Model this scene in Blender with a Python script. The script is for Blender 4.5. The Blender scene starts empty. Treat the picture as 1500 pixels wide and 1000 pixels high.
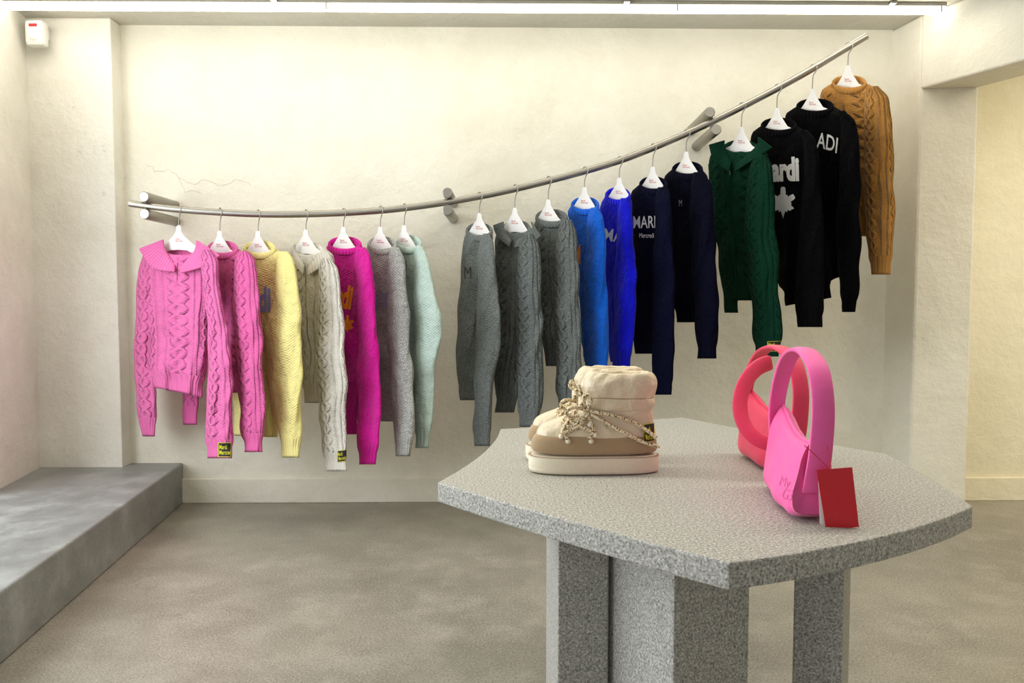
import bpy, bmesh, math, random
import numpy as np
from mathutils import Vector, noise
from mathutils.bvhtree import BVHTree
random.seed(3)
S=bpy.context.scene
COL=S.collection
# ---------------------------------------------------------------- survey of the room (metres) from photo measurements
F=1100.0; PITCH=math.radians(3.0); H=1.10
CAM=Vector((0,0,H))
CP,SP=math.cos(PITCH),math.sin(PITCH)
def ray(u,v):
    a=(u-750)/F; b=(500-v)/F
    return Vector((a, b*SP+CP, b*CP-SP))
def W(u,v,y):
    d=ray(u,v); return CAM+d*(y/d.y)
def Wz(u,v,z):
    d=ray(u,v); return CAM+d*((z-H)/d.z)
def XY(u,y,z=0.45):
    dep=y*CP+(H-z)*SP
    return ((u-750)/F*dep, y)
def lin(c):
    if isinstance(c,str):
        c=c.lstrip('#'); c=tuple(int(c[i:i+2],16) for i in (0,2,4))
    return tuple(((x/255)/12.92 if x/255<=0.04045 else ((x/255+0.055)/1.055)**2.4) for x in c)+(1,)

# ---------------------------------------------------------------- material helpers
class NT:
    def __init__(s,name):
        s.mat=bpy.data.materials.new(name); s.mat.use_nodes=True
        s.t=s.mat.node_tree; s.b=s.t.nodes['Principled BSDF']
    def l(s,a,b): s.t.links.new(a,b)
    def val(s,sock,v):
        if hasattr(v,'is_output'): s.l(v,sock)
        else: sock.default_value=v
    def m(s,op,a,b=None,c=None,clamp=False):
        x=s.t.nodes.new('ShaderNodeMath'); x.operation=op; x.use_clamp=clamp
        s.val(x.inputs[0],a)
        if b is not None: s.val(x.inputs[1],b)
        if c is not None: s.val(x.inputs[2],c)
        return x.outputs[0]
    def noise(s,scale,detail=3,rough=.5,vec=None):
        x=s.t.nodes.new('ShaderNodeTexNoise'); x.inputs['Scale'].default_value=scale
        x.inputs['Detail'].default_value=detail; x.inputs['Roughness'].default_value=rough
        if vec is not None: s.l(vec,x.inputs['Vector'])
        return x.outputs['Fac']
    def ramp(s,fac,stops):
        x=s.t.nodes.new('ShaderNodeValToRGB'); s.l(fac,x.inputs[0])
        e=x.color_ramp.elements
        while len(e)<len(stops): e.new(.5)
        for i,(p,c) in enumerate(stops): e[i].position=p; e[i].color=c
        return x.outputs[0]
    def mix(s,f,a,b,mode='MIX'):
        x=s.t.nodes.new('ShaderNodeMix'); x.data_type='RGBA'; x.blend_type=mode
        s.val(x.inputs[0],f); s.val(x.inputs[6],a); s.val(x.inputs[7],b)
        return x.outputs[2]
    def bump(s,h,strength=.5,dist=.01,prev=None):
        x=s.t.nodes.new('ShaderNodeBump'); x.inputs['Strength'].default_value=strength
        x.inputs['Distance'].default_value=dist; s.l(h,x.inputs['Height'])
        if prev is not None: s.l(prev,x.inputs['Normal'])
        return x.outputs[0]
    def obj(s): return s.t.nodes.new('ShaderNodeTexCoord').outputs['Object']

def plain(name,c,rough=.6,metal=0,emit=None,es=1,bump=None,spec=.5):
    n=NT(name); n.b.inputs['Roughness'].default_value=rough
    n.b.inputs['Metallic'].default_value=metal
    n.b.inputs['Specular IOR Level'].default_value=spec
    o=n.obj()
    f=n.noise(60,3,.5,o)
    n.l(n.mix(f,lin(c),tuple(x*.9 for x in lin(c)[:3])+(1,)),n.b.inputs['Base Color'])
    if emit: n.b.inputs['Emission Color'].default_value=lin(emit); n.b.inputs['Emission Strength'].default_value=es
    return n.mat

def plaster(name,c,dark,marks=.3):
    n=NT(name); o=n.obj()
    f=n.noise(1.6,6,.65,o); g=n.noise(6,7,.7,o); s=n.noise(22,6,.8,o); z=n.noise(2.2,2,.5,o)
    c1=n.mix(n.ramp(f,[(.38,(0,0,0,1)),(.66,(1,1,1,1))]),lin(c),lin(dark))
    c2=n.mix(n.m('MULTIPLY',n.ramp(g,[(.5,(0,0,0,1)),(.72,(1,1,1,1))]),.4),c1,tuple(min(1,x*1.10) for x in lin(c)[:3])+(1,))
    k=n.m('MULTIPLY',n.ramp(s,[(.58,(0,0,0,1)),(.68,(1,1,1,1))]),n.ramp(z,[(.45,(0,0,0,1)),(.62,(1,1,1,1))]))
    c2=n.mix(n.m('MULTIPLY',k,marks),c2,tuple(x*.74 for x in lin(dark)[:3])+(1,))
    n.l(c2,n.b.inputs['Base Color']); n.b.inputs['Roughness'].default_value=.7
    b=n.bump(n.noise(4,8,.68,o),.5,.04); b=n.bump(n.noise(90,3,.5,o),.15,.004,b)
    n.l(b,n.b.inputs['Normal']); return n.mat
M_wall=plaster('plaster_cream','#e9e5d5','#dfdac7')
M_white=plaster('plaster_white','#e8e5da','#dad6c8',.5)
M_warm=plaster('plaster_warm','#ebe3c8','#e3d9ba')
M_ceil=plaster('ceiling_paint','#cdcabe','#c5c2b4')

def concrete(name,c,d,l,crack=True,speck=1.0):
    n=NT(name); o=n.obj()
    f=n.noise(1.1,7,.66,o); g=n.noise(5,7,.72,o); h=n.noise(150,3,.65,o)
    c1=n.mix(n.ramp(f,[(.36,(0,0,0,1)),(.62,(1,1,1,1))]),lin(d),lin(c))
    c1=n.mix(n.m('MULTIPLY',n.ramp(g,[(.48,(0,0,0,1)),(.70,(1,1,1,1))]),.6),c1,lin(l))
    c1=n.mix(n.m('MULTIPLY',n.ramp(g,[(.32,(1,1,1,1)),(.46,(0,0,0,1))]),.28),c1,tuple(x*.62 for x in lin(d)[:3])+(1,))
    c1=n.mix(n.m('MULTIPLY',n.ramp(h,[(.56,(0,0,0,1)),(.63,(1,1,1,1))]),.6*speck),c1,tuple(min(1,x*1.2) for x in lin(l)[:3])+(1,))
    c1=n.mix(n.m('MULTIPLY',n.ramp(h,[(.37,(1,1,1,1)),(.45,(0,0,0,1))]),.55*speck),c1,tuple(x*.42 for x in lin(d)[:3])+(1,))
    if crack:
        nv=n.t.nodes.new('ShaderNodeTexNoise'); nv.inputs['Scale'].default_value=4; nv.inputs['Detail'].default_value=6; n.l(o,nv.inputs['Vector'])
        mv=n.t.nodes.new('ShaderNodeMix'); mv.data_type='VECTOR'; mv.inputs[0].default_value=.3
        n.l(o,mv.inputs[4]); n.l(nv.outputs['Color'],mv.inputs[5])
        vo=n.t.nodes.new('ShaderNodeTexVoronoi'); vo.feature='DISTANCE_TO_EDGE'; vo.inputs['Scale'].default_value=5; n.l(mv.outputs[1],vo.inputs['Vector'])
        k=n.ramp(vo.outputs['Distance'],[(0,(1,1,1,1)),(.010,(0,0,0,1))])
        k=n.m('MULTIPLY',k,n.ramp(n.noise(.9,2,.5,o),[(.52,(0,0,0,1)),(.66,(1,1,1,1))]))
        c1=n.mix(n.m('MULTIPLY',k,.35),c1,tuple(x*.4 for x in lin(d)[:3])+(1,))
    n.l(c1,n.b.inputs['Base Color'])
    n.l(n.ramp(g,[(.3,(.34,.34,.34,1)),(.7,(.55,.55,.55,1))]),n.b.inputs['Roughness'])
    b=n.bump(g,.2,.01); b=n.bump(h,.15,.002,b); n.l(b,n.b.inputs['Normal'])
    return n.mat
M_floor=concrete('concrete_floor','#969082','#7f7a6f','#aca698')
M_step=concrete('concrete_step','#8d8f8b','#6b6d6a','#adafaa',crack=False,speck=.25)

n=NT('grey_granite'); o=n.obj()
a=n.noise(250,2,.6,o); b_=n.noise(100,2,.5,o)
c=n.ramp(a,[(.33,lin('#6c6c68')),(.43,lin('#96958d')),(.56,lin('#aeaca3')),(.68,lin('#d0cdc4'))])
c=n.mix(n.m('MULTIPLY',n.ramp(b_,[(.56,(0,0,0,1)),(.70,(1,1,1,1))]),.35),c,lin('#83827d'))
n.l(c,n.b.inputs['Base Color']); n.b.inputs['Roughness'].default_value=.6
n.l(n.bump(a,.12,.0012),n.b.inputs['Normal']); M_granite=n.mat

n=NT('brushed_steel'); n.b.inputs['Metallic'].default_value=1; n.b.inputs['Base Color'].default_value=lin('#a09c93')
o=n.obj(); n.l(n.ramp(n.noise(120,3,.6,o),[(.3,(.3,.3,.3,1)),(.7,(.42,.42,.42,1))]),n.b.inputs['Roughness']); M_steel=n.mat
M_hanger=plain('hanger_white_plastic','#edebe8',.35)
M_red=plain('red_print','#c01822',.5)
M_black=plain('black_print','#111111',.7)
M_yellow=plain('yellow_print','#d8d020',.6)
M_whitep=plain('white_print','#e2e2e2',.7)

def knit(name,c,kind='plain'):
    n=NT('knit_'+name+'_'+kind)
    uv=n.t.nodes.new('ShaderNodeUVMap'); uv.uv_map='UVMap'
    sp=n.t.nodes.new('ShaderNodeSeparateXYZ'); n.l(uv.outputs[0],sp.inputs[0])
    U,V=sp.outputs[0],sp.outputs[1]
    o=n.obj()
    base=lin(c); dk=tuple(x*.82 for x in base[:3])+(1,)
    col=n.mix(n.noise(55,4,.7,o),base,dk)
    if 'mel' in kind:
        col=n.mix(n.ramp(n.noise(210,2,.7,o),[(.4,(0,0,0,1)),(.65,(1,1,1,1))]),tuple(x*.58 for x in base[:3])+(1,),tuple(min(1,x*1.45) for x in base[:3])+(1,))
    n.l(col,n.b.inputs['Base Color'])
    n.b.inputs['Roughness'].default_value=.95; n.b.inputs['Specular IOR Level'].default_value=.06
    lum=max(base[:3])
    n.b.inputs['Sheen Weight'].default_value=.08 if lum>.1 else .0
    n.b.inputs['Sheen Roughness'].default_value=.6
    fine=n.m('MULTIPLY',n.m('SINE',n.m('MULTIPLY',U,2*math.pi/.011)),n.m('SINE',n.m('MULTIPLY',V,2*math.pi/.013)))
    wr=n.noise(9,3,.5,o)
    if 'cable' in kind:
        P=.085
        pp=n.m('MULTIPLY',n.m('SUBTRACT',n.m('FRACT',n.m('DIVIDE',U,P)),.5),P)
        s_=n.m('MULTIPLY',n.m('SINE',n.m('MULTIPLY',V,2*math.pi/.11)),.0105)
        h1=n.m('SUBTRACT',1.0,n.m('POWER',n.m('DIVIDE',n.m('ABSOLUTE',n.m('SUBTRACT',pp,s_)),.0115),2.0),clamp=True)
        h2=n.m('SUBTRACT',1.0,n.m('POWER',n.m('DIVIDE',n.m('ABSOLUTE',n.m('ADD',pp,s_)),.0115),2.0),clamp=True)
        h=n.m('MAXIMUM',h1,h2)
        q=n.m('SUBTRACT',n.m('ABSOLUTE',pp),.033)
        r=n.m('SUBTRACT',1.0,n.m('DIVIDE',n.m('ABSOLUTE',q),.005),clamp=True)
        h=n.m('MAXIMUM',h,n.m('MULTIPLY',r,.6))
        bp=n.bump(wr,.6,.055)
        bp=n.bump(h,1.0,.015,bp)
        bp=n.bump(fine,.3,.003,bp)
    elif 'rib' in kind:
        bp=n.bump(n.m('SINE',n.m('MULTIPLY',U,2*math.pi/.013)),.5,.0035)
    else:
        bp=n.bump(wr,.75,.06)
        bp=n.bump(fine,.45,.004,bp); bp=n.bump(n.noise(40,4,.6,o),.3,.008,bp)
    n.l(bp,n.b.inputs['Normal'])
    return n.mat
_k={}
def K(c,kind):
    if (c,kind) not in _k: _k[(c,kind)]=knit(c.strip('#'),c,kind)
    return _k[(c,kind)]

# ---------------------------------------------------------------- mesh helpers
def empty(name,loc=(0,0,0)):
    e=bpy.data.objects.new(name,None); COL.objects.link(e); e.location=loc; e.empty_display_size=.05; return e
def mesh(name,V,Fc,mats,parent=None,smooth=True,uvs=None,mi=None):
    me=bpy.data.meshes.new(name); me.from_pydata([tuple(v) for v in V],[],Fc)
    ob=bpy.data.objects.new(name,me); COL.objects.link(ob)
    for m in (mats if isinstance(mats,(list,tuple)) else [mats]): me.materials.append(m)
    if mi:
        for p,i in zip(me.polygons,mi): p.material_index=i
    if smooth:
        for p in me.polygons: p.use_smooth=True
    if uvs:
        ul=me.uv_layers.new(name='UVMap')
        for p in me.polygons:
            us=[uvs[me.loops[li].vertex_index] for li in p.loop_indices]
            for li,uu in zip(p.loop_indices,us): ul.data[li].uv=uu
    if parent is not None: ob.parent=parent
    return ob
def prism(name,pts,z0,z1,mat,parent=None,bevel=0,seg=2):
    n_=len(pts); V=[(x,y,z0) for x,y in pts]+[(x,y,z1) for x,y in pts]
    area=sum(pts[i][0]*pts[(i+1)%n_][1]-pts[(i+1)%n_][0]*pts[i][1] for i in range(n_))
    idx=list(range(n_))
    if area<0: idx=idx[::-1]
    Fc=[idx[::-1],[i+n_ for i in idx]]
    for a in range(n_):
        i,j=idx[a],idx[(a+1)%n_]; Fc.append([i,j,j+n_,i+n_])
    ob=mesh(name,V,Fc,mat,parent,smooth=False)
    if bevel:
        b=ob.modifiers.new('bevel','BEVEL'); b.width=bevel; b.segments=seg; b.limit_method='ANGLE'; b.angle_limit=math.radians(25)
    return ob
def box(name,c,s,mat,parent=None,bevel=0):
    x,y,z=c; a,b,h=[k/2 for k in s]
    return prism(name,[(x-a,y-b),(x+a,y-b),(x+a,y+b),(x-a,y+b)],z-h,z+h,mat,parent,bevel)
def tube(name,pts,r,mat,parent=None,cyc=False,res=4,smooth=True):
    cu=bpy.data.curves.new(name,'CURVE'); cu.dimensions='3D'; cu.bevel_depth=r; cu.bevel_resolution=res; cu.use_fill_caps=True
    sp=cu.splines.new('NURBS' if smooth else 'POLY'); sp.points.add(len(pts)-1)
    for p,q in zip(sp.points,pts): p.co=(q[0],q[1],q[2],1)
    if smooth: sp.order_u=3; sp.use_endpoint_u=True
    sp.use_cyclic_u=cyc; cu.resolution_u=8
    cu.materials.append(mat)
    ob=bpy.data.objects.new(name,cu); COL.objects.link(ob)
    if parent is not None: ob.parent=parent
    return ob
def interp(rows,v):
    n_=len(rows)
    i=max(0,min(n_-2,sum(1 for r in rows if r[0]<=v)-1))
    a,b=rows[i],rows[i+1]; hh=b[0]-a[0]; t=(v-a[0])/hh
    out=[]
    for k in range(1,len(a)):
        d=(b[k]-a[k])/hh
        da=(b[k]-rows[i-1][k])/(b[0]-rows[i-1][0]) if i>0 else d
        db=(rows[i+2][k]-a[k])/(rows[i+2][0]-a[0]) if i+2<n_ else d
        out.append((2*t**3-3*t*t+1)*a[k]+(t**3-2*t*t+t)*hh*da+(-2*t**3+3*t*t)*b[k]+(t**3-t*t)*hh*db)
    return out

# ================================================================ ROOM SHELL
CZ=2.57
def yw(x): return 4.11+.018*x
xL=XY(50,3.97,1.2)[0]; xP=XY(172,3.97,1.2)[0]
RC=(XY(1298,yw(2.05),1.2)[0]); 
J0=(XY(1340,3.93,1.2)[0],3.93); J1=(XY(1420,3.93,1.2)[0],3.90)
prism('floor',[(-4,-1.6),(5,-1.6),(5,5),(-4,5)],-.12,0,M_floor)
prism('ceiling',[(-3.2,-1.6),(5,-1.6),(5,5),(-3.2,5)],CZ,CZ+.15,M_ceil)
prism('wall_back',[(xP-.6,yw(xP-.6)),(RC,yw(RC)),(RC,yw(RC)+.2),(xP-.6,yw(xP)+.2)],0,CZ,M_wall)
prism('trim_pilaster',[(xL-.3,3.97),(xP,3.97),(xP,4.12),(xL-.3,4.12)],0,CZ,M_white,bevel=.006)
def lw(y): return xL+.208*(3.97-y)
prism('wall_left',[(lw(3.97),3.97),(lw(3.35),3.35),(lw(3.35)-.25,3.35),(lw(3.97)-.25,3.97)],0,CZ,M_white)
prism('wall_left_lintel',[(lw(3.35),3.35),(lw(-.6),-.6),(lw(-.6)-.25,-.6),(lw(3.35)-.25,3.35)],2.42,CZ,M_white)
prism('wall_left_sill',[(lw(3.35),3.35),(lw(-.6),-.6),(lw(-.6)-.25,-.6),(lw(3.35)-.25,3.35)],0,.25,M_white)
prism('wall_left_front',[(lw(-.6),-.6),(lw(-1.6),-1.6),(lw(-1.6)-.25,-1.6),(lw(-.6)-.25,-.6)],0,CZ,M_white)
win=empty('window_1')
M_frame=plain('window_frame_metal','#55585a',.4,.6)
for yy in (3.32,2.0,.7,-.57):
    prism('mullion',[(lw(yy)-.1,yy-.025),(lw(yy)-.15,yy-.025),(lw(yy)-.15,yy+.025),(lw(yy)-.1,yy+.025)],.25,2.42,M_frame,win)
e0=(XY(270,4.11,.22)[0],4.12); e1=(XY(0,2.23,.1)[0],2.23)
sl=(e1[0]-e0[0])/(e0[1]-e1[1])
prism('trim_window_ledge',[e0,(e0[0]+sl*(4.12+1.2),-1.2),(lw(-1.2),-1.2),(lw(3.97),3.97),(xL,4.10)],0,.22,M_step,bevel=.008)
prism('baseboard_back',[(e0[0],yw(e0[0])-.018),(RC,yw(RC)-.018),(RC,yw(RC)),(e0[0],yw(e0[0]))],0,.135,M_wall,bevel=.004)
dxr,dyr=.21,-.44
RCp=(RC,yw(RC))
prism('wall_right',[RCp,J0,J1,(J1[0]+.02,4.3),(RC,4.3)],0,CZ,M_wall,bevel=.012)
far=lambda p,t:(p[0]+dxr*t,p[1]+dyr*t)
prism('trim_beam_right',[J0,far(J0,6),far(J1,6),J1],2.195,CZ,M_wall,bevel=.01)
prism('wall_side_room_back',[(J1[0]-.05,4.13),(5,4.16),(5,4.35),(J1[0]-.05,4.33)],0,CZ,M_warm)
prism('baseboard_side_room',[(J1[0]+.0,4.11),(4.9,4.14),(4.9,4.16),(J1[0]+.0,4.13)],0,.13,M_warm,bevel=.004)
prism('wall_side_room_right',[(4.8,-1.6),(5,-1.6),(5,4.3),(4.8,4.3)],0,CZ,M_warm)

# ceiling LED strip
st=empty('ceiling_light_strip')
A=Wz(-60,14,CZ-.05); B=Wz(1383,21,CZ-.05)
A.z=B.z=CZ-.03
M_led=plain('led_diffuser','#ffffff',.5,0,'#fffaf0',10)
M_house=plain('led_housing','#a9a698',.5)
def stripbar(nm,A,B,w,z0,z1,mat):
    d=(B-A); d.z=0; d.normalize(); nrm=Vector((-d.y,d.x,0))*w/2
    return prism(nm,[tuple((A-nrm)[:2]),tuple((B-nrm)[:2]),tuple((B+nrm)[:2]),tuple((A+nrm)[:2])],z0,z1,mat,st,bevel=.004)
stripbar('housing',A,B,.05,CZ-.018,CZ,M_house)
stripbar('diffuser',A,B,.038,CZ-.047,CZ-.018,M_led)
for t in (.02,.37,.725,.995):
    p=A.lerp(B,t); box('joint',(p.x,p.y,CZ-.03),(.008,.04,.034),M_house,st)
    box('clip',(p.x-.25,p.y-.04,CZ-.008),(.03,.03,.016),M_steel,st,.003)

# alarm sensor
se=empty('motion_sensor')
M_pl=plain('sensor_plastic','#ecebe4',.4)
p=W(54,50,3.90)
box('body',(p.x,p.y,p.z),(.095,.06,.13),M_pl,se,.018)
box('bracket',(p.x,p.y+.045,p.z+.02),(.05,.05,.06),M_pl,se,.005)
box('badge',(p.x,p.y-.031,p.z+.035),(.04,.004,.014),M_red,se,.001)
bm=bmesh.new(); bmesh.ops.create_uvsphere(bm,u_segments=20,v_segments=12,radius=.03)
me=bpy.data.meshes.new('lens'); bm.to_mesh(me); bm.free(); ob=bpy.data.objects.new('lens',me); COL.objects.link(ob)
ob.location=(p.x,p.y-.015,p.z-.025); ob.scale=(1,.8,.8); me.materials.append(M_pl); ob.parent=se

M_crack=plain('plaster_crack','#c9c2aa',.9)
cr=empty('wall_crack')
for pts in ([(214,240),(232,252),(250,248),(262,262),(285,268),(300,264),(322,270),(350,262),(372,274)],[(262,262),(272,280),(300,284)]):
    P=[]
    for a_,b_ in zip(pts[:-1],pts[1:]):
        for k in range(4):
            u=a_[0]+(b_[0]-a_[0])*k/4+random.uniform(-2,2); v=a_[1]+(b_[1]-a_[1])*k/4+random.uniform(-2.5,2.5)
            P.append(W(u,v,yw((u-750)/F*4.1)-.0002))
    tube('line',P,.0009,M_crack,cr,res=1,smooth=False)

# ================================================================ RAIL
YR=3.75
railp=[(190,298),(225,303),(262,307),(320,311),(380,314),(440,314),(500,312),(550,309),(592,305),(650,297),(702,288),(754,277),(803,265),(856,251),(907,236),(956,217),(1005,196),(1046,177),(1086,157),(1138,130),(1190,101),(1242,69),(1269,53)]
def rv(u): return float(np.interp(u,[p[0] for p in railp],[p[1] for p in railp]))
rail=empty('clothes_rail')
tube('rail_tube',[W(u,v,YR) for u,v in railp],.0165,M_steel,rail,res=8)
def cyl(name,a,b,r,mat,parent,bev=.004):
    d=(b-a); L=d.length
    bm=bmesh.new(); bmesh.ops.create_cone(bm,cap_ends=True,segments=40,radius1=r,radius2=r,depth=L)
    me=bpy.data.meshes.new(name); bm.to_mesh(me); bm.free(); me.materials.append(mat)
    for q in me.polygons: q.use_smooth=len(q.vertices)==4
    ob=bpy.data.objects.new(name,me); COL.objects.link(ob); ob.location=(a+b)/2
    ob.rotation_mode='QUATERNION'; ob.rotation_quaternion=d.to_track_quat('Z','Y'); ob.parent=parent
    if bev:
        m=ob.modifiers.new('b','BEVEL'); m.width=bev; m.segments=2; m.limit_method='ANGLE'
    return ob
for u,sl_ in ((214,0),(656,0),(1043,.35)):
    p=W(u,rv(u),YR)
    for s in (1,-1):
        c=p+Vector((0,0,s*.042))+Vector((-.016*s*(sl_>0),0,0))
        cyl('bracket_post',Vector((c.x,YR-.022,c.z)),Vector((c.x,yw(c.x),c.z)),.026,M_steel,rail)
    cyl('bracket_core',Vector((p.x,YR,p.z-.05)),Vector((p.x,YR,p.z+.05)),.010,M_steel,rail,0)

# ================================================================ TEXT / DRAPING
def text_mesh(s,off=.0):
    cu=bpy.data.curves.new('t','FONT'); cu.body=s; cu.offset=off; cu.resolution_u=3; cu.size=1
    cu.space_line=.85
    ob=bpy.data.objects.new('t',cu); COL.objects.link(ob)
    bpy.context.view_layer.update()
    me=bpy.data.meshes.new_from_object(ob.evaluated_get(bpy.context.evaluated_depsgraph_get()))
    bpy.data.objects.remove(ob)
    bm=bmesh.new(); bm.from_mesh(me)
    bmesh.ops.triangulate(bm,faces=bm.faces[:])
    for _ in range(2):
        ed=[e for e in bm.edges if e.calc_length()>.12]
        if ed: bmesh.ops.subdivide_edges(bm,edges=ed,cuts=1)
        bmesh.ops.triangulate(bm,faces=bm.faces[:])
    bm.verts.ensure_lookup_table()
    V=[(v.co.x,v.co.y) for v in bm.verts]; Fc=[[v.index for v in f.verts] for f in bm.faces]
    bm.free(); return V,Fc
def drape(name,V2,Fc,bvh,mat,parent,eps=.004):
    pos=[];ok=[]
    for u,v in V2:
        d=ray(u,v).normalized(); h=bvh.ray_cast(CAM,d)
        if h[0] is None: pos.append(Vector((0,0,0))); ok.append(False)
        else: pos.append(h[0]-d*eps); ok.append(True)
    F2=[f for f in Fc if all(ok[i] for i in f)]
    if not F2: return None
    used=sorted({i for f in F2 for i in f}); mp={o:i for i,o in enumerate(used)}
    return mesh(name,[pos[i] for i in used],[[mp[i] for i in f] for f in F2],mat,parent,smooth=False)
def put_text(s,u0,v0,size,bvh,mat,parent,sx=1,ang=0,off=.015,eps=.004,arc=0):
    if s=='LEAF':
        V=[(0,0)];Fc=[];n_=72
        for k in range(1,5):
            for i in range(n_):
                a=2*math.pi*i/n_
                d=abs((a-math.pi/2+math.pi)%(2*math.pi)-math.pi)
                lobe=max(math.exp(-((d-q)/.26)**2)*h for q,h in ((0,.26),(1.05,.22),(2.0,.12)))
                stem=.22*math.exp(-((d-math.pi)/.09)**2)
                r=(.26+lobe+stem+.035*math.cos(18*a))*k/4
                V.append((r*math.cos(a),r*math.sin(a)))
        for i in range(n_):
            Fc.append([0,1+i,1+(i+1)%n_])
            for k in range(3): Fc.append([1+k*n_+i,1+(k+1)*n_+i,1+(k+1)*n_+(i+1)%n_,1+k*n_+(i+1)%n_])
    else: V,Fc=text_mesh(s,off)
    o2=[]
    ca,sa=math.cos(ang),math.sin(ang)
    for x,y in V:
        X=x*size*sx; Y=-y*size
        o2.append((u0+X*ca-Y*sa, v0+X*sa+Y*ca+arc*(X)**2))
    return drape('print_text',o2,Fc,bvh,mat,parent,eps)
def patch(name,quad,bvh,mat,parent,eps=.004,n_=6):
    V=[];Fc=[]
    for j in range(n_+1):
        for i in range(n_+1):
            a=i/n_;b=j/n_
            x=(1-b)*((1-a)*quad[0][0]+a*quad[1][0])+b*((1-a)*quad[3][0]+a*quad[2][0])
            y=(1-b)*((1-a)*quad[0][1]+a*quad[1][1])+b*((1-a)*quad[3][1]+a*quad[2][1])
            V.append((x,y))
    for j in range(n_):
        for i in range(n_):
            k=j*(n_+1)+i; Fc.append([k,k+1,k+n_+2,k+n_+1])
    return drape(name,V,Fc,bvh,mat,parent,eps)
def label(quad,bvh,parent,tight=1.0):
    patch('label_border',quad,bvh,M_yellow,parent,.004)
    c=(sum(q[0] for q in quad)/4,sum(q[1] for q in quad)/4)
    q2=[(c[0]+(q[0]-c[0])*.9,c[1]+(q[1]-c[1])*.92) for q in quad]
    patch('label_patch',q2,bvh,M_black,parent,.006)
    a=math.atan2(quad[1][1]-quad[0][1],quad[1][0]-quad[0][0])
    h=quad[3][1]-quad[0][1]; w=quad[1][0]-quad[0][0]
    put_text('Mardi\nMercredi',quad[0][0]+w*.08,quad[0][1]+h*.46,h*.44,bvh,M_yellow,parent,sx=w*.84/(h*.44*4.0),ang=a,eps=.008,off=.01)

# ================================================================ GARMENTS
def piece(name,rows,ht,yf,mats,parent,seed,rib=26,dip=0,amp=.018,top='closed',skew=0,N=56,cinch=.90,toph=None,sleeve=False):
    v0,v1=rows[0][0],rows[-1][0]
    nr=int((v1-v0)/4)+1
    V=[];Fc=[];UV=[];mi=[]
    wm=np.mean([r[2]-r[1] for r in rows])*YR/F
    per=2.1*(wm/2+ht)*1.25
    def addring(v,uc,hw,hh,t,dipv,sk,f=1):
        base=len(V)
        for i in range(N):
            ph=2*math.pi*i/N
            c,s=math.cos(ph),math.sin(ph)
            cc=math.copysign(abs(c)**.85,c); ss=math.copysign(abs(s)**.85,s)
            u=uc-hw*cc; vv=v+dipv*s+sk*(-cc)
            nz=noise.noise(Vector((u*.05+seed*7.3,vv*.008,seed*3.1)))
            nz2=noise.noise(Vector((u*.11+vv*.02+seed*2.3,vv*.018,seed*5.1)))
            gf=math.sin(u*.16+vv*(.055 if sleeve else .028)+seed*9+2.5*nz)
            wgt=math.exp(-((t-(.45 if sleeve else .75))/.28)**2)
            g=min(1,.25+t*1.4)
            y=yf(u)-hh*ss-((amp*nz*1.8+amp*.8*nz2)*g+amp*.42*gf*wgt)*(1 if s>0 else .6)*f
            uu=u+(nz2*3.4+nz*2.0)*g*f+1.2*math.sin(vv*.07+seed*4)*wgt*f
            V.append(W(uu,vv,y)); UV.append((i/N*per,(v-v0)*YR/F))
        return base
    rows_b=[]
    if top=='open':
        _r=interp(rows,v0)
        uc=(_r[0]+_r[1])/2; hw=(_r[1]-_r[0])/2
        rows_b.append(addring(v0+34,uc,hw*.75,ht*.6,0,dip,0,0))
        rows_b.append(addring(v0+6,uc,hw*.86,ht*.75 if toph is None else toph*.8,0,dip,0,0))
    for j in range(nr+1):
        v=v0+(v1-v0)*j/nr; t=j/nr
        L,R=interp(rows,v); uc=(L+R)/2; hw=max(1.5,(R-L)/2)
        pf=0
        if v>v1-rib: 
            q=min(1,(v-(v1-rib))/8); hw*=1-(1-cinch)*q
        else:
            pf=math.exp(-((v-(v1-rib-12))/14)**2); hw*=1+.03*pf
        hh=ht*min(1,.55+ (v-v0)/30*.45)
        if toph is not None: hh=toph+(ht-toph)*min(1,(v-v0)/25)
        if v>v1-rib: hh*=1-(1-cinch)*1.8*min(1,(v-(v1-rib))/8)
        else: hh*=1+.14*pf
        rows_b.append(addring(v,uc,hw,hh,t,dip*math.exp(-(v-v0)/16),skew*t*t))
    L,R=interp(rows,v1); uc=(L+R)/2; hw=(R-L)/2
    rows_b.append(addring(v1-3,uc,hw*.82*cinch,ht*.7,1,0,skew))
    rows_b.append(addring(v1-25,uc,hw*.75*cinch,ht*.6,1,0,skew))
    vs=[v0]*(2 if top=='open' else 0)+[v0+(v1-v0)*j/nr for j in range(nr+1)]+[v1,v1]
    for k in range(len(rows_b)-1):
        a,b=rows_b[k],rows_b[k+1]
        for i in range(N):
            j=(i+1)%N; Fc.append([a+i,b+i,b+j,a+j]); mi.append(1 if (vs[k+1]>v1-rib or (top=='open' and vs[k]<v0+7)) else 0)
    Fc.append([rows_b[0]+i for i in range(N)]); mi.append(1)
    Fc.append([rows_b[-1]+i for i in range(N)][::-1]); mi.append(1)
    ob=mesh(name,V,Fc,mats,parent,True,UV,mi)
    me=ob.data; ul=me.uv_layers['UVMap']
    for p in me.polygons:
        us=[ul.data[li].uv[0] for li in p.loop_indices]
        if max(us)-min(us)>per*.5:
            for li in p.loop_indices:
                if ul.data[li].uv[0]<per*.5: ul.data[li].uv[0]+=per
    return BVHTree.FromPolygons([tuple(v) for v in V],Fc)
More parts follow.
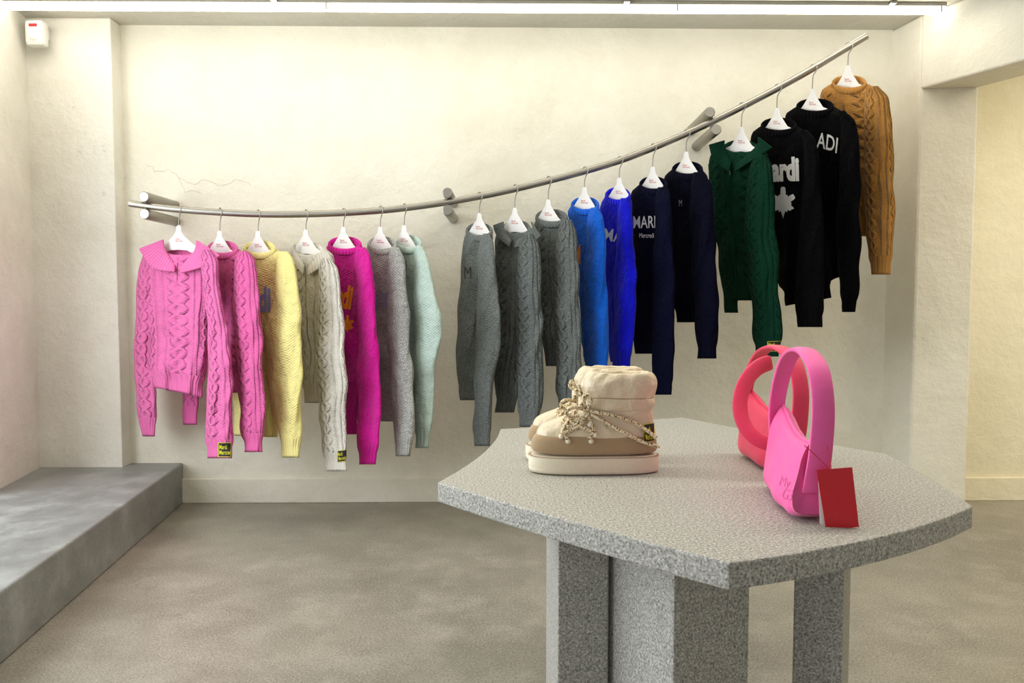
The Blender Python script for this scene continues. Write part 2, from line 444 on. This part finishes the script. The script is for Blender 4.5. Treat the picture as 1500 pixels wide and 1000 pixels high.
def strip(name,up,lo,yf,dy_up,dy_lo,mat,parent,bulge=.012,th=.010):
    n_=16;k_=8;V=[];Fc=[];UV=[]
    def samp(P,t):
        x=t*(len(P)-1);i=min(len(P)-2,int(x));f=x-i
        q=lambda i:P[max(0,min(len(P)-1,i))]
        o=[]
        for c in (0,1):
            a,b,c2,d=q(i-1)[c],q(i)[c],q(i+1)[c],q(i+2)[c]
            o.append(.5*((2*b)+(-a+c2)*f+(2*a-5*b+4*c2-d)*f*f+(-a+3*b-3*c2+d)*f**3))
        return o
    for i in range(n_+1):
        a=samp(up,i/n_);b=samp(lo,i/n_)
        for k in range(k_+1):
            t=k/k_; u=a[0]+(b[0]-a[0])*t; v=a[1]+(b[1]-a[1])*t
            y=yf(u)+dy_up+(dy_lo-dy_up)*t-bulge*math.sin(math.pi*min(1,t*1.0+.15))
            V.append(W(u,v,y)); UV.append((i*.013,t*.06))
    for i in range(n_):
        for k in range(k_):
            a=i*(k_+1)+k; Fc.append([a,a+1,a+k_+2,a+k_+1])
    ob=mesh(name,V,Fc,mat,parent,True,UV)
    m=ob.modifiers.new('s','SOLIDIFY'); m.thickness=th; m.offset=0
    m=ob.modifiers.new('u','SUBSURF'); m.levels=1; m.render_levels=1
    return ob

def hanger(uh,vt,slope,hl=30,hr=30,plate=18):
    e=empty('clothes_hanger')
    r=W(uh,rv(uh),YR)
    yf=lambda u:YR-slope*((u-uh)*YR/F)
    def side(half):
        return [(2.0,-3),(3.4,0),(4,6),(8,13),(plate,24),(max(half,plate+2),35),(max(half,plate+2),40),(plate-2,37),(plate-7,34)]
    full=side(hr)+[(0,33)]+[(-a,b) for a,b in side(hl)[::-1]]
    V=[];n_=len(full)
    for s in (-1,1):
        for a,b in full:
            q=W(uh+a,vt+b,yf(uh+a)); q.y+=s*.007; V.append(q)
    Fc=[list(range(n_))[::-1],[i+n_ for i in range(n_)]]+[[i,(i+1)%n_,(i+1)%n_+n_,i+n_] for i in range(n_)]
    ob=mesh('hanger_body',V,Fc,M_hanger,e,False)
    m=ob.modifiers.new('b','BEVEL'); m.width=.004; m.segments=2; m.limit_method='ANGLE'
    top=W(uh,vt-2,YR); R=.0185
    pts=[top+Vector((0,0,-.01)),Vector((top.x,YR,(top.z+r.z)/2-.01)),Vector((r.x+.004,YR,r.z-R-.012)),Vector((r.x+R*.6,YR-.012,r.z-R*.9)),Vector((r.x+R*1.0,YR-R,r.z)),Vector((r.x+R*.6,YR-R*.5,r.z+R*1.1)),Vector((r.x,YR,r.z+R*1.25)),Vector((r.x-.006,YR+R*.7,r.z+R*1.0)),Vector((r.x-.01,YR+R*1.1,r.z+.002))]
    tube('hook',pts,.0026,M_steel,e,res=3)
    bvh=BVHTree.FromPolygons([tuple(v) for v in V],Fc)
    put_text('Mardi\nMercredi',uh-5,vt+18,3.4,bvh,M_red,e,sx=.8,off=.0,eps=.002)
    return e

def garment(kind,c,uh,slope,body,near,far=None,cable=False,mel=False,seed=1,collar=None,bt=.05,st=.048,skew=0,texts=(),lab=None,amp=.030):
    e=empty(kind)
    yf=lambda u:YR-slope*((u-uh)*YR/F)
    kn=('cable' if cable else 'plain')+('mel' if mel else ''); rb='rib'+('mel' if mel else '')
    mats=[K(c,kn),K(c,rb)]
    bv=piece('body',body,bt,yf,mats,e,seed,dip=9,top='open',skew=skew,toph=.05,amp=amp)
    nv=piece('sleeve_near',near,st,lambda u:yf(u)-.08,mats,e,seed+.5,amp=amp*.7,rib=24,sleeve=True)
    if far: piece('sleeve_far',far,.036,lambda u:yf(u)+.01,mats,e,seed+.8,amp=amp*.6,rib=24,sleeve=True)
    nu,nv_,nh=((body[0][1]+body[0][2])/2,body[0][0],(body[0][2]-body[0][1])/2)
    if not collar:
        V=[];Fc=[];UV=[]
        N=56
        for i in range(N):
            a=2*math.pi*i/N
            for k in range(8):
                b=2*math.pi*k/8
                u=nu-(nh+2.2*math.cos(b))*math.cos(a); v=nv_+1+9*math.sin(a)-1+5.0*math.sin(b)
                y=yf(u)-(.054+.008*math.cos(b))*math.sin(a)
                V.append(W(u,v,y)); UV.append((i*.0075,k*.004))
        for i in range(N):
            for k in range(8):
                Fc.append([i*8+k,i*8+(k+1)%8,((i+1)%N)*8+(k+1)%8,((i+1)%N)*8+k])
        mesh('neckband',V,Fc,mats[1],e,True,UV)
    else:
        for j,(up,lo) in enumerate(collar):
            strip('collar_flap',up,lo,yf,-.045,-.09,mats[1],e)
        strip('collar_back',[(nu-nh,nv_-2),(nu,nv_-5),(nu+nh,nv_-2)],[(nu-nh-3,nv_+14),(nu,nv_+12),(nu+nh+3,nv_+14)],yf,.04,.05,mats[1],e,bulge=-.01)
        u_=collar[0][1][-1][0]+1; v_=collar[0][1][-1][1]
        patch('zip_placket',[(u_-2.5,v_-14),(u_+2.5,v_-14),(u_+2,v_+14),(u_-2,v_+14)],bv,mats[1],e,.006)
        patch('zip_pull',[(u_-.8,v_-2),(u_+.8,v_-2),(u_+.8,v_+4),(u_-.8,v_+4)],bv,M_steel,e,.010)
    for t in texts:
        s,u0,v0,size,mat,kw=t
        put_text(s,u0,v0,size,bv,mat,e,**kw)
    if lab: label(lab,nv,e)
    vt=nv_-(31 if slope<1 else 25)
    vq=max(vt+42,nv_+4)
    b_=interp(body,vq)
    hanger(uh,vt,slope,hl=max(15,min(60,uh-b_[0]-10)),hr=max(15,min(60,b_[1]-uh-10)),plate=20 if slope<1 else 15)
    return e,bv,nv

M_bluep=plain('print_periwinkle','#8f9fcf',.8); M_orp=plain('print_orange','#f08a1c',.8)
M_dimp=plain('print_dim','#8f98b0',.8)
M_gp=plain('print_charcoal','#2e3235',.8)
SL=1.15
garment('collared_cable_sweater','#e06ea8',262,.7,
 [(364,240,288),(371,222,306),(383,208,314),(420,208,314),(480,215,308),(540,218,305),(575,222,302)],
 [(366,296,308),(380,293,319),(400,295,321),(420,298,323),(500,304,336),(580,302,342),(645,301,342),(671,302,341)],
 [(374,209,220),(395,203,224),(450,199,222),(520,196,224),(600,200,228),(639,206,227)],
 collar=[([(240,350),(243,366),(257,388)],[(203,364),(223,392),(256,398)]),([(288,351),(284,368),(266,390)],[(323,374),(300,390),(264,400)])],
 cable=True,seed=1.1,skew=7,lab=[(319,648),(343,648),(342,669),(319,669)],amp=.024)
garment('cable_sweater','#d8609c',322,SL,
 [(366,305,347),(374,300,362),(390,296,366),(450,300,364),(520,306,358),(575,310,354)],
 [(368,352,364),(380,344,374),(440,342,381),(520,346,386),(600,352,388),(662,356,387)],
 [(374,292,302),(450,278,300),(540,266,292),(622,268,290)],cable=True,seed=2.2)
garment('crewneck_sweater','#eadd90',378,SL,
 [(366,358,402),(374,352,418),(390,352,424),(450,360,422),(540,368,412),(600,374,410),(640,378,408)],
 [(368,408,421),(380,405,430),(430,402,437),(480,389,441),(540,391,442),(600,400,443),(670,412,441)],
 [(380,350,362),(450,345,362),(560,342,358),(638,343,356)],seed=3.1,
 texts=[('ardi',358,455,50,M_bluep,dict(sx=.5,off=.035)),('M',370,480,30,M_orp,dict(sx=.6,off=.03))])
garment('collared_cable_sweater','#d6d0c4',448,SL,
 [(364,432,472),(372,424,486),(390,424,490),(450,430,486),(520,440,478),(590,444,476)],
 [(378,470,484),(393,466,494),(440,466,500),(500,462,505),(570,465,507),(630,471,508),(690,477,508)],
 None,collar=[([(432,356),(434,368),(446,388)],[(426,362),(430,384),(444,402)]),([(472,356),(474,364),(452,392)],[(495,398),(482,386),(451,404)])],
 cable=True,seed=4.1,lab=[(494,660),(508,658),(508,675),(494,677)])
garment('crewneck_sweater','#cf1590',503,SL,
 [(360,482,528),(368,473,536),(384,472,539),(440,482,538),(520,490,530),(600,496,526),(636,500,524)],
 [(362,522,535),(376,520,542),(430,523,548),(500,524,553),(580,524,556),(680,523,553)],seed=5.1,
 texts=[('ardi',481,447,46,M_orp,dict(sx=.47,off=.045,ang=.14)),('LEAF',509,476,30,M_orp,dict(sx=.75))])
garment('crewneck_sweater','#a3a39e',557,SL,
 [(360,540,580),(368,533,586),(384,534,589),(440,540,584),(520,552,580),(617,556,578)],
 [(362,573,585),(378,568,592),(440,567,598),(520,570,602),(600,574,605),(668,577,603)],mel=True,seed=6.1,
 texts=[('ardi',545,450,42,M_dimp,dict(sx=.45,off=.03))])
garment('crewneck_sweater','#bccfc4',592,SL,
 [(358,582,616),(366,584,620),(384,588,623),(440,592,620),(520,594,618),(600,598,616)],
 [(360,608,619),(376,606,626),(430,606,638),(468,606,647),(520,605,642),(580,606,636),(656,607,631)],seed=7.1)
garment('crewneck_sweater','#6b706e',702,SL,
 [(340,684,720),(348,680,722),(366,677,720),(440,672,714),(520,670,706),(586,672,702)],
 [(342,708,717),(356,702,723),(430,699,728),(475,698,734),(540,696,726),(600,694,722),(653,693,718)],mel=True,seed=8.1,
 texts=[('M',679,408,26,M_gp,dict(sx=.6,off=.0))])
garment('collared_cable_sweater','#636866',754,SL,
 [(332,738,776),(342,728,784),(360,724,786),(430,728,780),(520,726,766),(604,722,752)],
 [(342,768,780),(358,760,790),(430,756,794),(500,757,797),(560,758,797),(625,759,790)],mel=True,seed=9.1,
 collar=[([(738,324),(740,338),(750,352)],[(722,330),(728,346),(746,362)]),([(778,324),(779,336),(756,354)],[(792,346),(784,352),(753,364)])],cable=True)
garment('cable_sweater','#646967',803,SL,
 [(320,786,830),(328,782,838),(345,782,840),(420,788,836),(500,792,830),(536,796,828)],
 [(322,824,837),(338,817,844),(400,811,848),(480,813,851),(540,814,852),(598,815,852)],cable=True,mel=True,seed=10.1)
garment('crewneck_sweater','#0d5fd0',856,SL,
 [(302,838,876),(310,832,880),(330,836,882),(400,846,880),(500,852,878),(530,854,876)],
 [(304,866,877),(320,861,884),(400,856,889),(480,855,892),(546,855,890)],seed=11.1,
 texts=[('M',840,386,40,M_orp,dict(sx=.35,off=.02))])
garment('crewneck_sweater','#080dc8',907,SL,
 [(288,888,922),(296,882,926),(315,878,926),(400,884,922),(500,892,918),(530,894,916)],
 [(290,909,919),(306,905,925),(380,901,931),(410,899,934),(470,898,930),(541,896,926)],seed=12.1,
 texts=[('MARDI',883,352,26,M_whitep,dict(sx=.75,off=.01,ang=.1))])
garment('crewneck_sweater','#0b0d24',956,SL,
 [(272,938,976),(280,926,980),(300,922,981),(400,924,976),(480,926,972),(518,928,970)],
 [(274,964,975),(290,960,982),(380,958,986),(480,955,987),(578,954,985)],seed=13.1,
 texts=[('MARDI',927,334,25,M_whitep,dict(sx=.6,off=.01,ang=-.02)),('Mercredi',936,348,10,M_whitep,dict(sx=.6,off=.0))])
garment('crewneck_sweater','#090a1c',1005,SL,
 [(250,986,1028),(258,974,1036),(280,970,1040),(360,976,1040),(440,984,1036),(472,990,1032)],
 [(252,1016,1029),(270,1012,1042),(350,1013,1047),(440,1016,1051),(525,1019,1052)],seed=14.1,
 texts=[('M',994,302,14,M_dimp,dict(sx=.5,off=-.01))])
garment('collared_cable_sweater','#0d3324',1086,SL,
 [(214,1062,1108),(222,1044,1122),(245,1038,1128),(320,1046,1124),(400,1060,1118),(440,1068,1112)],
 [(226,1108,1122),(244,1098,1131),(320,1090,1137),(420,1098,1142),(470,1103,1144),(522,1108,1143)],
 [(240,1038,1052),(320,1044,1074),(400,1056,1080),(458,1060,1082)],seed=15.1,cable=True,
 collar=[([(1062,205),(1062,220),(1072,238)],[(1038,212),(1046,236),(1068,252)]),([(1110,200),(1108,214),(1080,240)],[(1132,216),(1116,226),(1076,252)])],
 lab=[(1124,500),(1144,499),(1144,514),(1124,515)])
garment('crewneck_sweater','#060608',1138,SL,
 [(186,1116,1166),(194,1102,1182),(215,1100,1190),(290,1120,1196),(380,1140,1212),(442,1146,1222)],
 [(190,1170,1182),(208,1177,1196),(280,1177,1204),(360,1168,1208),(420,1165,1208),(479,1166,1204)],seed=16.1,
 texts=[('ardi',1131,264,46,M_whitep,dict(sx=.56,off=.05,ang=-.03)),('LEAF',1147,298,50,M_whitep,dict(sx=.85))],skew=-6)
garment('crewneck_sweater','#050507',1190,SL,
 [(158,1168,1220),(166,1152,1238),(188,1152,1247),(260,1176,1252),(340,1200,1250),(405,1214,1244)],
 [(162,1226,1238),(180,1231,1254),(260,1229,1260),(340,1226,1259),(400,1228,1258),(457,1232,1254)],seed=17.1,
 texts=[('ADI',1196,216,32,M_whitep,dict(sx=.58,off=.01,ang=.1,arc=.006))],skew=-6)
garment('cable_sweater','#b07c3a',1242,SL,
 [(124,1220,1268),(132,1204,1286),(155,1202,1294),(230,1220,1298),(300,1240,1296),(346,1252,1290)],
 [(126,1270,1286),(144,1266,1302),(210,1264,1309),(300,1266,1312),(360,1270,1309),(402,1273,1305)],cable=True,seed=18.1)

# ================================================================ TABLE
TZ=.74
tb=empty('display_table')
def arc(p,q,b,n_=8):
    o=[]
    nx,ny=-(q[1]-p[1]),(q[0]-p[0])
    for i in range(n_):
        t=i/n_; k=4*b*t*(1-t); o.append((p[0]+(q[0]-p[0])*t+nx*k,p[1]+(q[1]-p[1])*t+ny*k))
    return o
tc=[(641,706),(1068,824),(1425,741),(1297,664),(1000,611),(733,628)]
tw=[tuple(Wz(u,v,TZ)[:2]) for u,v in tc]
bul=[-.015,-.05,-.02,.02,.01,.04]
outl=[]
for i in range(6): outl+=arc(tw[i],tw[(i+1)%6],bul[i])
prism('table_top',outl,TZ-.040,TZ,M_granite,tb,bevel=.003)
def leg(pts): prism('table_leg',[XY(u,y,.35) for u,y in pts],0,TZ-.04,M_granite,tb,bevel=.003)
leg([(817,1.45),(890,1.47),(905,1.75),(800,1.72)])
leg([(889,1.50),(985,1.27),(1095,1.34),(1040,1.62)])
leg([(1160,1.42),(1232,1.38),(1243,1.50),(1190,1.62)])

# ================================================================ BOOTS
def fabric(name,c,rough,sc,st_,dist,sheen=.2,spec=.3):
    n=NT(name); o=n.obj(); f=n.noise(sc,4,.6,o)
    base=lin(c); n.l(n.mix(f,base,tuple(x*.88 for x in base[:3])+(1,)),n.b.inputs['Base Color'])
    n.b.inputs['Roughness'].default_value=rough; n.b.inputs['Sheen Weight'].default_value=sheen; n.b.inputs['Specular IOR Level'].default_value=spec
    b=n.bump(n.noise(sc*.25,3,.5,o),st_,dist); b=n.bump(n.noise(sc*6,2,.5,o),.15,.0008,b)
    n.l(b,n.b.inputs['Normal']); return n.mat
M_nylon=fabric('boot_nylon','#d9caab',.38,150,.9,.008,.1,.5)
M_suede=fabric('boot_suede','#a68e6d',.95,160,.3,.002,.3,.1)
M_sole=fabric('boot_sole_rubber','#e6dbc2',.6,120,.1,.001,0,.4)
n=NT('boot_rope'); o=n.obj(); w=n.noise(300,1,.3,o)
n.l(n.ramp(w,[(.37,lin('#5c4a36')),(.43,lin('#c6b085')),(.60,lin('#e3d5b4'))]),n.b.inputs['Base Color'])
n.b.inputs['Roughness'].default_value=.85; n.l(n.bump(w,.5,.002),n.b.inputs['Normal']); M_rope=n.mat
def boot(dx,dy):
    e=empty('snow_boot')
    yc=1.588; k=1.574/F; X0=W(870,690,1.574).x
    NB=72
    def loft(nm,rows,mat,sub=1,puff=0,N=NB,pf=1.0,gather=0):
        V=[];Fc=[]
        for (v,t,h,hw) in rows:
            cx=(t+h)/2; hl=(h-t)/2
            z=TZ+.001+(697-v)*k*.945
            for i in range(N):
                a=2*math.pi*i/N; c,s=math.cos(a),math.sin(a)
                cc=math.copysign(abs(c)**.82,c); ss=math.copysign(abs(s)**.8,s)
                wf=1+.10*(-c)*(1 if hl>70 else 0)-.06*math.exp(-((c-.15)/.3)**2)*(1 if hl>70 else 0)
                nz=noise.noise(Vector((c*2.6*pf,s*2.6*pf,v*.06)))*puff
                if gather: nz+=gather*math.sin(14*a+3*noise.noise(Vector((c*2,s*2,0))))*math.exp(-((v-548)/12)**2)
                x=X0+(cx+hl*cc-870)*k+nz*cc; y=yc+hw*ss*wf+nz*ss
                V.append((x+dx,y+dy,z+nz*.5))
        R=len(rows)
        for r in range(R-1):
            for i in range(N):
                j=(i+1)%N; Fc.append([r*N+i,r*N+j,(r+1)*N+j,(r+1)*N+i])
        Fc.append(list(range(N))[::-1]); Fc.append([(R-1)*N+i for i in range(N)])
        ob=mesh(nm,V,Fc,mat,e)
        m=ob.modifiers.new('s','SUBSURF'); m.levels=sub; m.render_levels=sub
        return V,Fc
    loft('sole',[(697,779,963,.045),(696.5,775,966,.049),(690,773,967.5,.0505),(689,774,967,.0495),(687,773,967.5,.0505),(674,773,967.5,.051),(671,774,967,.0505),(668,777,965,.049)],M_sole)
    loft('welt_stitch',[(671.5,773.4,967.4,.0512),(670.5,772.6,968.2,.0520),(669.5,773.4,967.2,.0512)],M_suede)
    loft('suede_rand',[(670,779,965,.047),(660,777,965,.0482),(652,777,964,.0477),(645,779,963.5,.0468),(640,782,962.5,.0458),(636,787,961,.0435),(635,792,959,.040)],M_suede)
    U,UF=loft('nylon_upper',[(650,784,962,.0440),(640,784,962.5,.0446),(632,786,962,.0440),(626,791,961,.042),(621,799,960,.0395),(616,811,959,.037),(611,824,958,.0365),(605,835,957,.037),(599,843,957,.0385),(594,849,957,.040)],M_nylon,1,.0018)
    SH,SF_=loft('shaft_cuff',[(602,850,954,.0375),(597,849,957,.0415),(591,848,959,.0450),(584,848.5,960,.0462),(579,850,959,.0450),(575,850,960,.0465),(568,850,961,.0482),(560,851,962,.049),(552,853,961,.0475),(546,857,959.5,.0460),(541,864,956,.042),(540,869,952,.038),(543,872,949,.034),(550,874,946,.031),(578,876,946,.030)],M_nylon,1,.0055,pf=1.3,gather=.0011)
    tube('cuff_seam',[Vector(SH[4*NB+i]) for i in range(0,NB,2)],.0012,M_suede,e,cyc=True,res=2)
    bv=BVHTree.FromPolygons([tuple(Vector(v)-Vector((dx,dy,0))) for v in U],UF)
    def hug(pts,off=.0035):
        o=[]
        for q in pts:
            u,v=q[0],q[1]; ex=q[2] if len(q)>2 else 0
            d=ray(u,v).normalized(); h=bv.ray_cast(CAM,d)
            p=h[0]-d*(off+ex) if h[0] is not None else W(u,v,1.548-ex)
            o.append(p+Vector((dx,dy,0)))
        return o
    ropes=[[(848,564,.0),(852,578,.004),(856,593,.003),(842,605),(829,620),(821,635),(832,643)],
     [(850,590,.003),(860,606),(867,621),(872,635),(862,644)],
     [(829,614),(845,622),(858,628),(870,633)],
     [(845,601),(828,608),(822,620),(836,628),(851,616),(860,602,.004)],
     [(822,635),(840,630),(852,620),(862,606,.004)],
     [(855,600,.004),(875,604,.003),(900,608,.003),(925,616,.002),(945,628,.002),(962,641,.003)],
     [(856,602,.004),(878,613,.003),(900,626,.005),(922,638,.006),(945,649,.004),(966,654,.004)],
     [(858,598,.005),(852,582,.012),(862,576,.014),(868,588,.012),(860,600,.006)],
     [(856,600,.005),(840,594,.012),(828,602,.014),(834,613,.012),(848,608,.006)]]
    for r in ropes: tube('rope_lace',hug(r),.0038,M_rope,e,res=3)
    for u,v in ((822,639),(872,637),(866,646),(832,646),(864,622)):
        p=hug([(u,v)],.003)[0]
        bm=bmesh.new(); bmesh.ops.create_uvsphere(bm,u_segments=12,v_segments=8,radius=.0055)
        me=bpy.data.meshes.new('eyelet'); bm.to_mesh(me); bm.free(); me.materials.append(M_sole)
        ob=bpy.data.objects.new('eyelet',me); COL.objects.link(ob); ob.location=p; ob.parent=e
    tube('pull_cord',[p+Vector((dx,dy,0)) for p in [W(846,566,1.57),W(842,572,1.56),W(846,580,1.56),W(856,578,1.56)]],.003,M_rope,e,res=3)
    if dy==0:
        label([(943,621),(962,618),(962,645),(943,649)],bv,e)
boot(0,0); boot(-.004,.118)

# ================================================================ BAGS
def bag(mat,T):
    e=empty('shoulder_bag')
    Ns=18;N=40;V=[];Fc=[]
    def P(s,w,z):
        return T(Vector((.489+(.530-.489)*s+w,1.210+.250*s,TZ+.002+z)))
    for j in range(Ns+1):
        s=j/Ns
        edge=min(1,math.sin(math.pi*min(.5,min(s,1-s)*5)))*.16+.84
        h=(.128+.032*s-.020*math.sin(math.pi*s))
        for i in range(N):
            a=2*math.pi*i/N; c,sn=math.cos(a),math.sin(a)
            z=.5-.5*math.copysign(abs(c)**.55,c)
            wmax=(.043*(1-z**1.5)*(1+.15*math.sin(math.pi*s))+.016*z**1.5)
            w=math.copysign(abs(sn)**.5,sn)*wmax*edge
            nz=noise.noise(Vector((s*4,z*3,w*20)))*.006
            w+=nz
            zz=z*h; zz+= (1-z)*.012*(1-edge)/.16
            V.append(P(s+(.0),w,zz))
    for j in range(Ns):
        for i in range(N):
            k=(i+1)%N; Fc.append([j*N+i,j*N+k,(j+1)*N+k,(j+1)*N+i])
    Fc.append(list(range(N))); Fc.append([Ns*N+i for i in range(N)])
    ob=mesh('bag_body',V,Fc,mat,e); m=ob.modifiers.new('s','SUBSURF'); m.levels=m.render_levels=1
    bv=BVHTree.FromPolygons([tuple(v) for v in V],Fc)
    pts=[(1.212,.79),(1.2045,.83),(1.2025,.87),(1.206,.93),(1.233,.985),(1.28,1.010),(1.33,1.015),(1.38,1.000),(1.42,.965),(1.448,.92),(1.461,.88),(1.461,.84)]
    def cr_(t):
        x=t*(len(pts)-1);i=min(len(pts)-2,int(x));f=x-i;q=lambda i:pts[max(0,min(len(pts)-1,i))]
        return [.5*((2*q(i)[c])+(-q(i-1)[c]+q(i+1)[c])*f+(2*q(i-1)[c]-5*q(i)[c]+4*q(i+1)[c]-q(i+2)[c])*f*f+(-q(i-1)[c]+3*q(i)[c]-3*q(i+1)[c]+q(i+2)[c])*f**3) for c in (0,1)]
    SV=[];SF=[];n_=48;kk=8
    for i in range(n_+1):
        t=i/n_; y,z=cr_(t)
        cx=.492+(.519-.492)*t+.004*math.sin(math.pi*t); hw=.0195-.005*t
        for k in range(kk+1):
            w=-1+2*k/kk
            SV.append(T(Vector((cx+w*hw,y-.002*(1-w*w)*(1 if t<.5 else -1),z+.003*(1-w*w)*math.sin(math.pi*t)))))
    for i in range(n_):
        for k in range(kk):
            a=i*(kk+1)+k; SF.append([a,a+1,a+kk+2,a+kk+1])
    ob=mesh('strap',SV,SF,mat,e)
    m=ob.modifiers.new('s','SOLIDIFY'); m.thickness=.006; m.offset=0
    m=ob.modifiers.new('b','BEVEL'); m.width=.0015; m.segments=2; m.limit_method='ANGLE'
    tube('zip_piping',[P(s,.0,(.128+.032*s-.020*math.sin(math.pi*s))+.001) for s in (0.04,.2,.4,.6,.8,.96)],.003,mat,e)
    tube('side_piping',[P(0.0,.022,.010),P(-.002,.020,.04),P(-.002,.018,.09),P(.0,.012,.118)],.0018,mat,e)
    return e,bv
M_pinkbag=fabric('bag_pink','#f25fa6',.55,60,.3,.005,.15,.35)
M_coral=fabric('bag_coral','#e63a60',.5,60,.3,.005,.15,.35)
M_emb=fabric('bag_emboss','#d0478b',.45,60,.2,.002)
e,bv=bag(M_pinkbag,lambda p:p)
put_text('My',1140,710,22,bv,M_emb,e,sx=.6,ang=.3,off=-.015,eps=.0022)
put_text('G3',1144,729,22,bv,M_emb,e,sx=.6,ang=.3,off=-.015,eps=.0022)
c0=Vector((.51,1.335,TZ)); an=math.radians(12)
def T2(p):
    q=p-c0; q=Vector((q.x*.98,q.y*.95,q.z*.95))
    return Vector((.570+q.x*math.cos(an)-q.y*math.sin(an),1.645+q.x*math.sin(an)+q.y*math.cos(an),TZ+q.z))
e2,_=bag(M_coral,T2)
lp=[W(1130,530,1.60),W(1108,536,1.585),W(1090,558,1.565),W(1082,585,1.55),W(1084,612,1.535),W(1095,632,1.52),W(1110,645,1.51),W(1130,652,1.50),W(1152,650,1.50)]
SV=[];SF=[]
for i,p in enumerate(lp):
    a=lp[max(0,i-1)];b=lp[min(len(lp)-1,i+1)]; d=(b-a).normalized(); nn=d.cross(Vector((0,1,0))).normalized()*(.017-.004*i/len(lp))
    for k in range(5):
        w=-1+k/2; q=p+nn*w; q.y-=.004*(1-w*w); SV.append(q)
for i in range(len(lp)-1):
    for k in range(4): a=i*5+k; SF.append([a,a+1,a+6,a+5])
ob=mesh('strap_loop',SV,SF,M_coral,e2); m=ob.modifiers.new('s','SOLIDIFY'); m.thickness=.006; m=ob.modifiers.new('u','SUBSURF'); m.levels=m.render_levels=2
tg=empty('swing_tag')
M_tag=plain('tag_red','#c40c1c',.35); M_tagw=plain('tag_white','#e9e4e2',.5)
def card(nm,q,y0,y1,mat,dy=0):
    P=[W(q[0][0],q[0][1],y0+dy),W(q[1][0],q[1][1],y1+dy),W(q[2][0],q[2][1],y1+dy),W(q[3][0],q[3][1],y0+dy)]
    ob=mesh(nm,P,[[0,1,2,3]],mat,tg,False); m=ob.modifiers.new('s','SOLIDIFY'); m.thickness=.0012; return P
q=[(1196,688),(1248,684),(1258,771),(1210,777)]
P=card('tag_card',q,1.188,1.182,M_tag); card('tag_card_back',[(1198,690),(1206,690),(1216,770),(1201,767)],1.194,1.192,M_tagw)
bv=BVHTree.FromPolygons([tuple(v) for v in P],[[0,1,2,3]])
put_text('MARDI MERCREDI',1221,773.2,4.2,bv,M_whitep,tg,sx=.85,ang=-.06,eps=.0012,off=0)
tube('tag_string',[W(1178,652,1.192),W(1190,662,1.19),W(1204,676,1.188),W(1218,690,1.184)],.0007,M_red,tg,res=2)
tube('tag_string_b',[W(1212,652,1.195),W(1216,668,1.19),W(1218,690,1.184)],.0007,M_red,tg,res=2)

# ================================================================ LIGHTS
def area(name,loc,rot,sx,sy,e,c):
    l=bpy.data.lights.new(name,'AREA'); l.shape='RECTANGLE'; l.size=sx; l.size_y=sy; l.energy=e; l.color=c
    o=bpy.data.objects.new(name,l); COL.objects.link(o); o.location=loc; o.rotation_euler=rot; return o
area('window_daylight',(-2.75,1.7,1.45),(0,math.radians(-76),0),2.1,3.6,114,(.88,.94,1))
area('strip_light_lamp',(-.2,3.55,CZ-.06),(math.radians(0),0,0),4.6,.06,14,(1,.95,.84))
area('added_fill_overhead',(.5,1.7,CZ-.03),(0,0,0),4.0,.1,42,(1,.95,.85))  # added fill light out of view overhead, no fixture behind it
area('side_room_lamp',(3.6,2.8,CZ-.03),(0,0,0),1.2,1.2,44,(1,.92,.76))
w=bpy.data.worlds.new('World'); S.world=w; w.use_nodes=True
bg=w.node_tree.nodes['Background']; bg.inputs[0].default_value=(.95,.97,1,1); bg.inputs[1].default_value=.55
S.view_settings.view_transform='Standard'
S.view_settings.look='None'
cd=bpy.data.cameras.new('camera'); cd.sensor_width=36; cd.sensor_fit='HORIZONTAL'; cd.lens=F*36/1500; cd.clip_start=.02
co=bpy.data.objects.new('camera',cd); COL.objects.link(co); co.location=CAM; co.rotation_euler=(math.pi/2-PITCH,0,0)
S.camera=co
